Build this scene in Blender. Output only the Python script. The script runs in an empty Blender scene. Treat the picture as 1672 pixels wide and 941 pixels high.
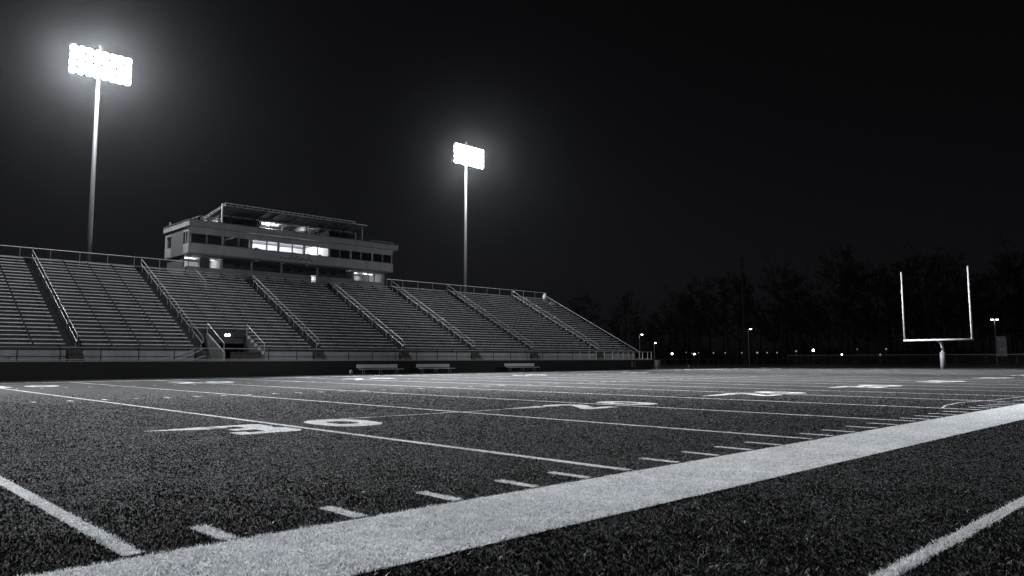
import bpy, math, random
import numpy as np
from mathutils import Vector, Matrix
random.seed(7); rng = np.random.default_rng(11)
S = bpy.context.scene
C = S.collection
PI = math.pi

# ------------------------------------------------------------------ materials
def mat(name, col, rough=.6, metal=0., spec=.4, noise=None, bump=None, streak=None):
    """procedural principled; col grey value; noise=(scale, amount); bump=(scale, strength)"""
    m = bpy.data.materials.new(name); m.use_nodes = True
    nt = m.node_tree; b = nt.nodes['Principled BSDF']
    tint = (col*.98, col*.99, col*1.03)
    b.inputs['Base Color'].default_value = (*tint, 1)
    b.inputs['Roughness'].default_value = rough
    b.inputs['Metallic'].default_value = metal
    b.inputs['Specular IOR Level'].default_value = spec
    tc = nt.nodes.new('ShaderNodeTexCoord')
    if noise:
        n = nt.nodes.new('ShaderNodeTexNoise'); n.inputs['Scale'].default_value = noise[0]; n.inputs['Detail'].default_value = 6
        n.inputs['Roughness'].default_value = .65
        if streak:
            mp = nt.nodes.new('ShaderNodeMapping'); mp.inputs['Scale'].default_value = streak
            nt.links.new(tc.outputs['Object'], mp.inputs[0]); nt.links.new(mp.outputs[0], n.inputs['Vector'])
        else:
            nt.links.new(tc.outputs['Object'], n.inputs['Vector'])
        mr = nt.nodes.new('ShaderNodeMapRange')
        mr.inputs[1].default_value = .25; mr.inputs[2].default_value = .75
        mr.inputs[3].default_value = 1-noise[1]; mr.inputs[4].default_value = 1+noise[1]
        nt.links.new(n.outputs[0], mr.inputs[0])
        mx = nt.nodes.new('ShaderNodeMix'); mx.data_type = 'RGBA'; mx.blend_type = 'MULTIPLY'; mx.inputs[0].default_value = 1
        mx.inputs[6].default_value = (*tint, 1)
        nt.links.new(mr.outputs[0], mx.inputs[7]); nt.links.new(mx.outputs[2], b.inputs['Base Color'])
    if bump:
        n2 = nt.nodes.new('ShaderNodeTexNoise'); n2.inputs['Scale'].default_value = bump[0]; n2.inputs['Detail'].default_value = 4
        nt.links.new(tc.outputs['Object'], n2.inputs['Vector'])
        bp = nt.nodes.new('ShaderNodeBump'); bp.inputs['Strength'].default_value = bump[1]; bp.inputs['Distance'].default_value = .05
        nt.links.new(n2.outputs[0], bp.inputs['Height']); nt.links.new(bp.outputs[0], b.inputs['Normal'])
    return m

def emit(name, strength):
    m = bpy.data.materials.new(name); m.use_nodes = True; nt = m.node_tree; nt.nodes.clear()
    e = nt.nodes.new('ShaderNodeEmission'); o = nt.nodes.new('ShaderNodeOutputMaterial')
    e.inputs[0].default_value = (.96, .98, 1, 1); e.inputs[1].default_value = strength
    nt.links.new(e.outputs[0], o.inputs[0])
    m.cycles.emission_sampling = 'NONE'
    return m

def glass():
    m = bpy.data.materials.new('window_glass'); m.use_nodes = True; nt = m.node_tree; nt.nodes.clear()
    o = nt.nodes.new('ShaderNodeOutputMaterial'); mx = nt.nodes.new('ShaderNodeMixShader')
    t = nt.nodes.new('ShaderNodeBsdfTransparent'); t.inputs[0].default_value = (.86, .87, .88, 1)
    g = nt.nodes.new('ShaderNodeBsdfGlossy'); g.inputs['Roughness'].default_value = .03
    f = nt.nodes.new('ShaderNodeFresnel'); f.inputs[0].default_value = 1.5
    nt.links.new(f.outputs[0], mx.inputs[0]); nt.links.new(t.outputs[0], mx.inputs[1]); nt.links.new(g.outputs[0], mx.inputs[2])
    nt.links.new(mx.outputs[0], o.inputs[0]); return m

def chainlink(col=.3):
    m = bpy.data.materials.new('chain_link_wire'); m.use_nodes = True; nt = m.node_tree; nt.nodes.clear()
    o = nt.nodes.new('ShaderNodeOutputMaterial'); mx = nt.nodes.new('ShaderNodeMixShader')
    t = nt.nodes.new('ShaderNodeBsdfTransparent'); d = nt.nodes.new('ShaderNodeBsdfDiffuse'); d.inputs[0].default_value = (col, col, col, 1)
    tc = nt.nodes.new('ShaderNodeTexCoord'); sp = nt.nodes.new('ShaderNodeSeparateXYZ'); nt.links.new(tc.outputs['Object'], sp.inputs[0])
    def math_(op, a, b=None):
        n = nt.nodes.new('ShaderNodeMath'); n.operation = op
        for i, v in enumerate((a, b)):
            if v is None: continue
            if isinstance(v, (int, float)): n.inputs[i].default_value = v
            else: nt.links.new(v, n.inputs[i])
        return n.outputs[0]
    h = math_('ADD', sp.outputs[0], sp.outputs[1])
    out = []
    for op in ('ADD', 'SUBTRACT'):
        u = math_('MULTIPLY', math_(op, h, sp.outputs[2]), 14.)
        out.append(math_('LESS_THAN', math_('FRACT', u), .09))
    a = math_('MAXIMUM', out[0], out[1])
    nt.links.new(a, mx.inputs[0]); nt.links.new(t.outputs[0], mx.inputs[1]); nt.links.new(d.outputs[0], mx.inputs[2])
    nt.links.new(mx.outputs[0], o.inputs[0]); return m

def grass_mat(name, c0, c1, gloss=.35, knee=0.):
    m = bpy.data.materials.new(name); m.use_nodes = True; nt = m.node_tree
    b = nt.nodes['Principled BSDF']
    g = nt.nodes.new('ShaderNodeNewGeometry'); r = nt.nodes.new('ShaderNodeValToRGB')
    r.color_ramp.elements[0].color = (c0*.98, c0, c0*1.03, 1); r.color_ramp.elements[1].color = (c1*.98, c1, c1*1.03, 1); r.color_ramp.elements[0].position = knee
    nt.links.new(g.outputs['Random Per Island'], r.inputs[0]); nt.links.new(r.outputs[0], b.inputs['Base Color'])
    b.inputs['Roughness'].default_value = .42; b.inputs['Specular IOR Level'].default_value = gloss
    tr = nt.nodes.new('ShaderNodeBsdfTranslucent'); nt.links.new(r.outputs[0], tr.inputs[0])
    mx = nt.nodes.new('ShaderNodeMixShader'); mx.inputs[0].default_value = .3
    nt.links.new(b.outputs[0], mx.inputs[1]); nt.links.new(tr.outputs[0], mx.inputs[2])
    nt.links.new(mx.outputs[0], nt.nodes['Material Output'].inputs[0]); return m

def turf_sheet_mat(name, lo, hi):
    m = bpy.data.materials.new(name); m.use_nodes = True; nt = m.node_tree; b = nt.nodes['Principled BSDF']
    tc = nt.nodes.new('ShaderNodeTexCoord')
    def noise(scale, det=5, rough=.6):
        n = nt.nodes.new('ShaderNodeTexNoise'); n.inputs['Scale'].default_value = scale; n.inputs['Detail'].default_value = det
        n.inputs['Roughness'].default_value = rough
        nt.links.new(tc.outputs['Object'], n.inputs['Vector']); return n.outputs[0]
    a = noise(26, 6, .8); md = noise(7.5, 4, .7); bb = noise(1.1, 5, .6); big = noise(.16, 3)
    def mul(x, y, op='MULTIPLY'):
        n = nt.nodes.new('ShaderNodeMath'); n.operation = op; nt.links.new(x, n.inputs[0])
        if isinstance(y, (int, float)): n.inputs[1].default_value = y
        else: nt.links.new(y, n.inputs[1])
        return n.outputs[0]
    s = mul(mul(mul(a, .55), mul(md, .2), 'ADD'), mul(mul(bb, .15), mul(big, .10), 'ADD'), 'ADD')
    r = nt.nodes.new('ShaderNodeValToRGB'); r.color_ramp.elements[0].position = .41; r.color_ramp.elements[1].position = .59
    r.color_ramp.elements[0].color = (lo*.98, lo, lo*1.03, 1); r.color_ramp.elements[1].color = (hi*.98, hi, hi*1.03, 1)
    nt.links.new(s, r.inputs[0]); nt.links.new(r.outputs[0], b.inputs['Base Color'])
    b.inputs['Roughness'].default_value = 1.; b.inputs['Specular IOR Level'].default_value = .04
    bp = nt.nodes.new('ShaderNodeBump'); bp.inputs['Strength'].default_value = .55; bp.inputs['Distance'].default_value = .03
    nt.links.new(a, bp.inputs['Height']); nt.links.new(bp.outputs[0], b.inputs['Normal'])
    return m

M = dict(
    ground=mat('dark_ground', .03, .9, noise=(.4, .35)),
    turf=turf_sheet_mat('turf_fibre', .010, .07),  # brighter than the near blades, so the colour steepens the light falloff
    paint=turf_sheet_mat('painted_turf', .18, .85),
    blade=grass_mat('turf_blade', .002, .014, .0, .3), pale_blade=grass_mat('glint_pale_blade', .07, .36, .2, .1),  # pale blades hold painted glints; the others darken the near field for falloff
    wblade=grass_mat('white_painted_blade', .4, .95, .1),
    wall=mat('black_painted_wall', .005, .7, noise=(3, .3)),
    conc=mat('weathered_concrete', .3, .8, noise=(1.3, .22), bump=(8, .2), streak=(1, 1, .35)),
    conc2=mat('pale_panel', .14, .7, noise=(1.8, .15), streak=(1, 1, .3)),
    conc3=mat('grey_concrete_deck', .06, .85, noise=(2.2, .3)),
    dark=mat('dark_steel', .035, .6, noise=(4, .2)),
    black=mat('black_interior', .01, .9),
    alu=mat('mill_aluminium_plank', .62, .42, .2, noise=(5, .42), streak=(.25, 1, 1)),
    alu2=mat('galvanised_tube', .45, .5, .2, noise=(6, .12)),
    pole=mat('galvanised_pole', .13, .5, .2, noise=(2, .15), streak=(1, 1, .2)),
    white=mat('white_enamel', .8, .35, noise=(3, .05)),
    pad=mat('grey_vinyl_pad', .28, .5, noise=(5, .15)),
    grey=mat('dull_grey_paint', .22, .6, noise=(5, .2)),
    ltgrey=mat('light_grey_plastic', .5, .5, noise=(5, .1)),
    room=mat('office_wall', .7, .8, noise=(2, .05)),
    furn=mat('dark_furniture', .06, .6),
    bark=mat('winter_bark', .01, .9, noise=(3, .3)),
    lens=emit('lit_floodlight', 60), lamp=emit('lit_lamp', 14), dimlamp=emit('far_lit_lamp', .3), tube=emit('lit_fluorescent_tube', 6),
    glass=glass(), link=chainlink(.05),
)

# ------------------------------------------------------------------ mesh helpers
class MB:
    def __init__(s): s.v = []; s.f = []
    def quad(s, a, b, c, d):
        n = len(s.v); s.v += [a, b, c, d]; s.f.append((n, n+1, n+2, n+3)); return s
    def poly(s, pts):
        n = len(s.v); s.v += list(pts); s.f.append(tuple(range(n, n+len(pts)))); return s
    def box(s, x0, x1, y0, y1, z0, z1):
        n = len(s.v)
        s.v += [(x0,y0,z0),(x1,y0,z0),(x1,y1,z0),(x0,y1,z0),(x0,y0,z1),(x1,y0,z1),(x1,y1,z1),(x0,y1,z1)]
        s.f += [tuple(n+i for i in q) for q in ((0,3,2,1),(4,5,6,7),(0,1,5,4),(1,2,6,5),(2,3,7,6),(3,0,4,7))]; return s
    def prism(s, prof, x0, x1):
        """profile of (y,z) extruded along x"""
        n = len(s.v); k = len(prof)
        s.v += [(x0, y, z) for y, z in prof] + [(x1, y, z) for y, z in prof]
        s.f += [(n+i, n+(i+1) % k, n+k+(i+1) % k, n+k+i) for i in range(k)]
        s.f += [tuple(n+i for i in range(k))[::-1], tuple(n+k+i for i in range(k))]; return s
    def tube(s, pts, r, sides=6, closed=False, cap=True):
        pts = [Vector(p) for p in pts]; k = len(pts); n0 = len(s.v)
        rs = r if isinstance(r, (list, tuple)) else [r]*k
        up = None
        for i, p in enumerate(pts):
            a = pts[i-1] if (i > 0 or closed) else p; b = pts[(i+1) % k] if (i < k-1 or closed) else p
            t = (b-a).normalized()
            if up is None: up = Vector((0, 0, 1)) if abs(t.z) < .9 else Vector((1, 0, 0))
            u = t.cross(up)
            if u.length < 1e-4: u = t.orthogonal()
            u.normalize(); w = u.cross(t).normalized(); up = w
            for j in range(sides):
                an = 2*PI*j/sides
                s.v.append(tuple(p + (u*math.cos(an) + w*math.sin(an))*rs[i]))
        for i in range(k if closed else k-1):
            i2 = (i+1) % k
            for j in range(sides):
                j2 = (j+1) % sides
                s.f.append((n0+i*sides+j, n0+i*sides+j2, n0+i2*sides+j2, n0+i2*sides+j))
        if cap and not closed:
            s.f.append(tuple(n0+j for j in range(sides))[::-1]); s.f.append(tuple(n0+(k-1)*sides+j for j in range(sides)))
        return s
    def lathe(s, prof, c, axis, sides=12):
        """prof: (dist along axis, radius)"""
        c = Vector(c); ax = Vector(axis).normalized(); u = ax.orthogonal().normalized(); w = ax.cross(u); n0 = len(s.v)
        for d, r in prof:
            for j in range(sides):
                an = 2*PI*j/sides; s.v.append(tuple(c + ax*d + (u*math.cos(an)+w*math.sin(an))*r))
        for i in range(len(prof)-1):
            for j in range(sides):
                j2 = (j+1) % sides
                s.f.append((n0+i*sides+j, n0+i*sides+j2, n0+(i+1)*sides+j2, n0+(i+1)*sides+j))
        return s
    def mesh(s, name):
        me = bpy.data.meshes.new(name); me.from_pydata([tuple(v) for v in s.v], [], s.f); me.update(); return me
    def build(s, name, m, parent=None, smooth=False, loc=None):
        me = s.mesh(name); me.materials.append(m)
        if smooth: me.shade_smooth()
        o = bpy.data.objects.new(name, me); C.objects.link(o)
        if parent is not None:
            o.parent = parent
            o.matrix_parent_inverse = Matrix.Translation(-parent.location)   # geometry is given in world coordinates
        if loc is not None: o.location = loc
        return o

def tag(o, label=None, cat=None, group=None, kind=None):
    if label: o['label'] = label
    if cat: o['category'] = cat
    if group: o['group'] = group
    if kind: o['kind'] = kind
    return o
def empty(name, loc, label=None, cat=None, group=None):
    o = bpy.data.objects.new(name, None); o.empty_display_size = .3; C.objects.link(o); o.location = loc
    return tag(o, label, cat, group)
def copy_tree(o, loc=None, rz=None, sc=None):
    c = o.copy(); C.objects.link(c)
    if loc is not None: c.location = loc
    if rz is not None: c.rotation_euler = (0, 0, rz)
    if sc is not None: c.scale = sc
    for ch in list(o.children):
        d = ch.copy(); C.objects.link(d); d.parent = c
        for g in list(ch.children):
            e = g.copy(); C.objects.link(e); e.parent = d
    return c

# ------------------------------------------------------------------ camera (calibrated on the field lines)
CAM = Vector((0, 0, 1.2)); F_PX = 1217.91; YAW, PITCH, ROLL = .8016256, .0951126, -.0018158
fw = Vector((math.cos(YAW)*math.cos(PITCH), math.sin(YAW)*math.cos(PITCH), math.sin(PITCH)))
ri = Vector((math.sin(YAW), -math.cos(YAW), 0)); up = ri.cross(fw)
ri2 = ri*math.cos(ROLL)+up*math.sin(ROLL); up2 = up*math.cos(ROLL)-ri*math.sin(ROLL)
cd = bpy.data.cameras.new('camera'); cam = bpy.data.objects.new('camera', cd); C.objects.link(cam)
cam.matrix_world = Matrix(((ri2.x, up2.x, -fw.x, CAM.x), (ri2.y, up2.y, -fw.y, CAM.y), (ri2.z, up2.z, -fw.z, CAM.z), (0, 0, 0, 1)))
cd.sensor_width = 36; cd.lens = 36*F_PX/1672; cd.clip_start = .05; cd.clip_end = 3000
S.camera = cam

# ------------------------------------------------------------------ setting: ground and field
tag(MB().quad((-340,-340,-.03), (460,-340,-.03), (460,460,-.03), (-340,460,-.03)).build('ground', M['ground']), 'dark ground around the field', kind='structure')
tag(MB().quad((73.6,-30,-.006), (112,-30,-.006), (112,56,-.006), (73.6,56,-.006)).build('track', mat('track_asphalt', .02, .8, noise=(1, .3))), 'dark strip of track beyond the field', kind='structure')
FX0, FX1, FY0, FY1 = -30, 101, -14, 51.9
field = MB().quad((FX0,FY0,0), (FX1,FY0,0), (FX1,FY1,0), (FX0,FY1,0)).build('turf_field', M['turf'])
tag(field, 'artificial turf football field with white lines and numbers', 'football field', kind='structure')

# value noise for clumps in the grass
_g = rng.random((256, 256))
def vnoise(x, y, s):
    x = x/s; y = y/s; xi = np.floor(x).astype(int); yi = np.floor(y).astype(int); fx = x-xi; fy = y-yi
    fx = fx*fx*(3-2*fx); fy = fy*fy*(3-2*fy); a = lambda i, j: _g[(xi+i) % 256, (yi+j) % 256]
    return (a(0,0)*(1-fx)+a(1,0)*fx)*(1-fy) + (a(0,1)*(1-fx)+a(1,1)*fx)*fy

def blades(px, py, seed, wf=1., hf=1., upright=False):
    """arrays of bent grass blades: 5 vertices, quad + triangle each"""
    r = np.random.default_rng(seed); n = len(px)
    d = np.hypot(px, py)
    cl = vnoise(px, py, .16)*.6 + vnoise(px+31, py+17, .55)*.4
    fall = np.clip(1.0-(d-3.5)/9., .42, 1.)
    h = (.009+.015*r.random(n))*(.6+.8*cl)*hf*fall
    w = (.0021+.0017*r.random(n))*wf*np.clip(d/5.5, 1, 4.)
    an = r.random(n)*2*PI; la = vnoise(px+9, py+3, .3)*4*PI + r.normal(0, 1.7, n)
    lean = h*(.25+.9*r.random(n) if upright else .5+1.5*r.random(n))
    side = lean*r.normal(0, .45, n); dx, dy = np.cos(la), np.sin(la); tx, ty = np.cos(an)*w, np.sin(an)*w
    V = np.empty((n, 5, 3))
    V[:,0] = np.stack([px-tx, py-ty, np.zeros(n)-.001], 1); V[:,1] = np.stack([px+tx, py+ty, np.zeros(n)-.001], 1)
    mx, my, mz = px+dx*lean*.4-dy*side, py+dy*lean*.4+dx*side, h*.66
    V[:,2] = np.stack([mx+tx*.8, my+ty*.8, mz], 1); V[:,3] = np.stack([mx-tx*.8, my-ty*.8, mz], 1)
    V[:,4] = np.stack([px+dx*lean, py+dy*lean, h], 1)
    return V
def blade_mesh(name, V, m, extra=None, m2=None):
    n = len(V); me = bpy.data.meshes.new(name)
    ev, ef = (extra if extra else ([], []))
    allv = np.concatenate([V.reshape(-1, 3), np.array(ev, float).reshape(-1, 3)]) if len(ev) else V.reshape(-1, 3)
    me.vertices.add(len(allv)); me.vertices.foreach_set('co', allv.ravel().astype(np.float32))
    base = np.arange(n)*5
    loops = np.stack([base, base+1, base+2, base+3, base+3, base+2, base+4], 1).ravel()
    starts = np.stack([np.arange(n)*7, np.arange(n)*7+4], 1).ravel()
    if len(ev):
        el = np.array([i for f in ef for i in f]) + n*5
        es, k = [], len(loops)
        for f in ef: es.append(k); k += len(f)
        loops = np.concatenate([loops, el]); starts = np.concatenate([starts, np.array(es)])
    me.loops.add(len(loops)); me.loops.foreach_set('vertex_index', loops.astype(np.int32))
    me.polygons.add(len(starts)); me.polygons.foreach_set('loop_start', starts.astype(np.int32))
    me.materials.append(m)
    if len(ev):
        me.materials.append(m2); mi = np.zeros(len(starts), np.int32); mi[n*2:] = 1
        me.polygons.foreach_set('material_index', mi)
    me.update(calc_edges=True); me.validate()
    return me

# scatter of blade roots round the camera, thinning out with distance
_r = np.linspace(1.3, 34, 1500); _d = np.minimum(6200, 6200*(5.2/_r)**1.8)*np.clip((34-_r)/12, 0, 1)
_cdf = np.cumsum(_r*_d); N_BLADE = int(2.0*_cdf[-1]*(_r[1]-_r[0])); _cdf /= _cdf[-1]
_rr = np.interp(rng.random(N_BLADE), _cdf, _r); _aa = rng.uniform(YAW-.98, YAW+1.02, N_BLADE)
GX, GY = _rr*np.cos(_aa), _rr*np.sin(_aa)
N_GREEN = len(GX)                      # the rest of the roots only serve the painted areas, where the pile shows denser
_m = rng.random(N_BLADE) < .9
_rr = np.interp(rng.random(N_BLADE), _cdf, _r)[_m]; _aa = rng.uniform(YAW-.98, YAW+1.02, N_BLADE)[_m]
GX = np.concatenate([GX, _rr*np.cos(_aa)]); GY = np.concatenate([GY, _rr*np.sin(_aa)])
taken = np.zeros(len(GX), bool)
JX = GX + rng.normal(0, .012, len(GX)); JY = GY + rng.normal(0, .012, len(GX))
order = np.argsort(JX); JXS = JX[order]
dark_gap = (rng.random(len(GX)) < .05) | (vnoise(JX+5, JY*1.5+2, .045) > .86)      # left unpainted: dark blades standing in for shade between white ones

BASE_Y0, BASE_Y1 = 3.68, 4.93          # the broad white sideline border
LW = .114
def marking(name, polys, label=None, seed=1):
    """flat white paint (list of convex polygons, 2-D) with white blades standing in it; one child of the field"""
    ev, ef, found = [], [], []
    for p in polys:
        p = list(p)
        area = sum(p[i][0]*p[(i+1) % len(p)][1]-p[(i+1) % len(p)][0]*p[i][1] for i in range(len(p)))
        if area < 0: p = p[::-1]
        b = len(ev); ev += [(x, y, .006) for x, y in p]; ef.append(tuple(range(b, b+len(p))))
        bx0, bx1 = min(q[0] for q in p), max(q[0] for q in p); by0, by1 = min(q[1] for q in p), max(q[1] for q in p)
        c = order[np.searchsorted(JXS, bx0):np.searchsorted(JXS, bx1)]
        c = c[(JY[c] > by0) & (JY[c] < by1)]
        if len(c):
            ok = ~dark_gap[c] & ~taken[c]
            for i in range(len(p)):
                (ax, ay), (qx, qy) = p[i], p[(i+1) % len(p)]
                ok &= (qx-ax)*(JY[c]-ay)-(qy-ay)*(JX[c]-ax) >= 0
            c = c[ok]; taken[c] = True; found.append(c)
    idx = np.concatenate(found) if found else np.zeros(0, int)
    V = blades(GX[idx], GY[idx], seed, .85, 1.5, True)
    me = blade_mesh(name, V, M['wblade'], (ev, ef), M['paint'])
    o = bpy.data.objects.new(name, me); C.objects.link(o); o.parent = field
    if label: o['label'] = label
    return o
def rect(x0, x1, y0, y1): return [(x0, y0), (x1, y0), (x1, y1), (x0, y1)]
def stroke(pts, w):
    """polyline of constant width as convex quads"""
    out = []; n = len(pts); L = []
    for i in range(n):
        a = pts[max(i-1, 0)]; b = pts[min(i+1, n-1)]; dx, dy = b[0]-a[0], b[1]-a[1]; l = math.hypot(dx, dy) or 1
        ww = w[i] if isinstance(w, (list, tuple)) else w
        L.append(((pts[i][0]-dy/l*ww/2, pts[i][1]+dx/l*ww/2), (pts[i][0]+dy/l*ww/2, pts[i][1]-dx/l*ww/2)))
    for i in range(n-1): out.append([L[i][1], L[i+1][1], L[i+1][0], L[i][0]])
    return out

marking('sideline_border', [rect(x, x+4, BASE_Y0, BASE_Y1) for x in np.arange(-14, 100, 4.)], 'broad white sideline border', 2)
marking('coach_line', [rect(x, x+4, 1.57, 1.67) for x in np.arange(-6, 100, 4.)], 'thin white line outside the border', 3)
marking('far_sideline', [rect(-28, 99, 45.9, 46.35)], 'far white sideline below the bleachers', 4)
line_x = [-12.2, -7.6, -3., 1.61, 6.62, 11.1, 15.6, 20.1, 24.4, 28.1] + [28.1+3.95*k for k in range(1, 18)]
for i, x in enumerate(line_x):
    marking('yard_line', [rect(x-LW/2, x+LW/2, y, min(y+4.1, 45.9)) for y in np.arange(5.02, 45.9, 4.1)], seed=10+i)
hx = [-2.1, -1.2, -.3, .6, 2.2, 3.22, 4.19, 5.14, 5.9, 7.51, 8.4, 9.22, 10.02, 11.78, 12.62, 13.61, 14.56, 16.27, 17.1, 18., 18.97]
hx += [20.1+.86*k for k in range(1, 34)]
for i, x in enumerate(hx):
    marking('hash_mark', [rect(x-.055, x+.055, 4.99, 5.52)], seed=60+i)
fh = []
for x in np.arange(-4, 60, .914):
    if min(abs(x-l) for l in line_x) > .3: fh += [rect(x-.05, x+.05, 24.7+.1*math.sin(x*5), 25.1), rect(x-.04, x+.04, 36.7, 37.1)]
o = marking('inbound_hash', fh, 'rows of small dashes along the middle of the field', 130); o['kind'] = 'stuff'

def ring(cx, cy, rx, ry, ix, iy, ox=0, oy=0, n=28):
    f = lambda t, a, b: (a*math.copysign(abs(math.cos(t))**.8, math.cos(t)), b*math.copysign(abs(math.sin(t))**.8, math.sin(t)))
    P = [f(2*PI*i/n, rx, ry) for i in range(n)]; Q = [f(2*PI*i/n, ix, iy) for i in range(n)]
    return [[(cx+P[i][0], cy+P[i][1]), (cx+P[(i+1) % n][0], cy+P[(i+1) % n][1]), (cx+ox+Q[(i+1) % n][0], cy+oy+Q[(i+1) % n][1]), (cx+ox+Q[i][0], cy+oy+Q[i][1])] for i in range(n)]
def arc(cx, cy, rx, ry, a0, a1, n=12):
    return [(cx+rx*math.cos(math.radians(a0+(a1-a0)*i/n)), cy+ry*math.sin(math.radians(a0+(a1-a0)*i/n))) for i in range(n+1)]
def digit(d, cx, cy, w=1.12, h=1.78):
    X = lambda x: cx+x*w; Y = lambda y: cy+y*h
    t = .24*w
    if d == '0': return ring(cx, cy, w*.52, h*.5, w*.22, h*.21)
    if d == '3':          # block numeral: three bars joined by the right-hand stem, waist pinched in the middle
        q = [rect(X(-.42), X(.02), Y(.34), Y(.5)), rect(X(-.3), X(.02), Y(-.08), Y(.1)), rect(X(-.5), X(.02), Y(-.5), Y(-.33))]
        q += [[(X(.02), Y(.06)), (X(.36), Y(.03)), (X(.46), Y(.14)), (X(.46), Y(.42)), (X(.36), Y(.5)), (X(.02), Y(.5))]]
        q += [[(X(.02), Y(-.5)), (X(.4), Y(-.5)), (X(.52), Y(-.4)), (X(.52), Y(-.12)), (X(.36), Y(.03)), (X(.02), Y(.06))]]
        return q + [rect(X(-.42), X(-.2), Y(.25), Y(.34)), rect(X(-.5), X(-.26), Y(-.33), Y(-.24))]
    if d == '2':
        a = arc(X(0), Y(.22), .36*w, .21*h, 165, -30, 14) + [(X(-.28), Y(-.36))]
        return stroke(a, t*1.45) + [rect(X(-.5), X(.5), Y(-.5), Y(-.32))]
    if d == '1': return [rect(X(-.13), X(.13), Y(-.5), Y(.5)), [(X(-.13), Y(.5)), (X(-.38), Y(.3)), (X(-.13), Y(.26))]]
    if d == '4': return [rect(X(.08), X(.34), Y(-.5), Y(.5)), rect(X(-.5), X(.5), Y(-.25), Y(-.08))] + stroke([(X(.2), Y(.45)), (X(-.4), Y(-.17))], t)
    if d == '5': return [rect(X(-.4), X(.42), Y(.34), Y(.5)), rect(X(-.4), X(-.14), Y(0), Y(.34))] + stroke(arc(X(-.02), Y(-.17), .37*w, .24*h, 120, -150, 14), t*1.1)
NY = 12.58
nums = [('3', 5.86, '0', 7.68), ('2', 14.45, '0', 16.5), ('2', 23.35, '0', 25.4), ('3', 32.8, '0', 34.8), ('4', 42., '0', 44.1), ('4', 52., '0', 54.2), ('3', 61.6, '0', 63.9)]
for i, (a, xa, b, xb) in enumerate(nums):
    w = 1.12 if i < 3 else 1.3
    marking('yard_number', digit(a, xa, NY, w), 'white painted digit %s' % a, 200+i)
    marking('yard_number', digit(b, xb, NY, w), 'white painted digit %s' % b, 220+i)
    if i == 0: marking('arrow_mark', [[(4.37, 13.42), (5.28, 12.98), (5.42, 13.5)], [(5.28, 12.98), (5.6, 13.05), (5.42, 13.5)]], 'white wedge pointing left beside the digit 3', 240)
    elif i < 4: marking('arrow_mark', [[(xa-2.2, 13.15), (xa-.75, 12.95), (xa-.55, 13.4)]], 'white wedge pointing left beside the number', 241+i)
for i, x in enumerate((7.6, 15.9, 26.3, 40.3, 53.5)):
    d = ('3', '2', '2', '4', '4')[i]
    marking('yard_number', digit(d, x-1, 39.9, 1.25, 1.9), seed=260+i); marking('yard_number', digit('0', x+.9, 39.9, 1.25, 1.9), seed=270+i)
marking('thin_seam_line', stroke([(8.1, 13.36), (10, 13.25), (11.9, 13.1), (13.6, 13.2)], .05), 'thin pale line joining the numbers', 280)
marking('curved_line', stroke([(20.09, 5.85), (21.4, 6.15), (23.03, 6.25), (25, 5.95), (29, 5.75), (36, 5.7)], .035), 'thin white line bending beside the dashes', 281)
idx = np.nonzero(~taken[:N_GREEN])[0]
pale = rng.random(len(idx)) < .085
V = np.concatenate([blades(GX[idx[~pale]], GY[idx[~pale]], 5, 1.2), blades(GX[idx[pale]], GY[idx[pale]], 6, .62, 1.45)])
me = blade_mesh('turf_grass', V, M['blade']); me.materials.append(M['pale_blade'])
mi = np.zeros(len(V)*2, np.int32); mi[2*int((~pale).sum()):] = 1; me.polygons.foreach_set('material_index', mi)
o = bpy.data.objects.new('turf_grass', me); C.objects.link(o)
tag(o, 'short dark artificial grass blades covering the near field', 'grass', kind='stuff')

# ------------------------------------------------------------------ grandstand
ROWS, RISE, RUN = 26, .2765, .548
T0Y, T0Z = 54.1, 1.84                     # front edge and height of the first tread
WALL_Z = 1.15
rails_x = [13.4, 21.5, 30.8, 39.2, 47.5, 55.6, 66.2]
sec = [(2., 12.75), (13.7, 20.85), (21.8, 30.15), (31.1, 38.55), (39.5, 46.85), (47.8, 54.95), (55.9, 65.55), (66.5, 72.8)]
def steps_profile(i0, i1, sub=1):
    """stepped closed section from row i0 to i1, in (y,z)"""
    p = []; y0 = T0Y+RUN*i0; base = (T0Z+RISE*i0) - RISE
    p.append((y0, base-.5))
    for i in range(i0, i1):
        for k in range(sub):
            y = T0Y+RUN*(i+k/sub); z = T0Z+RISE*(i-1+(k+1)/sub)
            p += [(y, z-RISE/sub if (i, k) != (i0, 0) else base-.5), (y, z)] if (i, k) != (i0, 0) else [(y, z)]
    ye = T0Y+RUN*i1 + (.55 if i1 == ROWS else 0)
    p += [(ye, T0Z+RISE*(i1-1)), (ye, T0Z+RISE*(i1-1)-.6)]
    return p
sec_labels = [
    'leftmost bleacher section, running out of the left edge of the photo',
    'bleacher section below the left floodlight tower, second from the left',
    'bleacher section above the lit tunnel entrance, third from the left',
    'bleacher section directly below the six bright press box windows',
    'bleacher section below the small lit hatch of the press box',
    'bleacher section just right of the press box end wall',
    'widest bleacher section at the foot of the right floodlight tower',
    'rightmost bleacher section ending at the sloping side rail']
TUN0, TUN1, TROW = 22.75, 25.7, 5          # tunnel mouth
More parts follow.
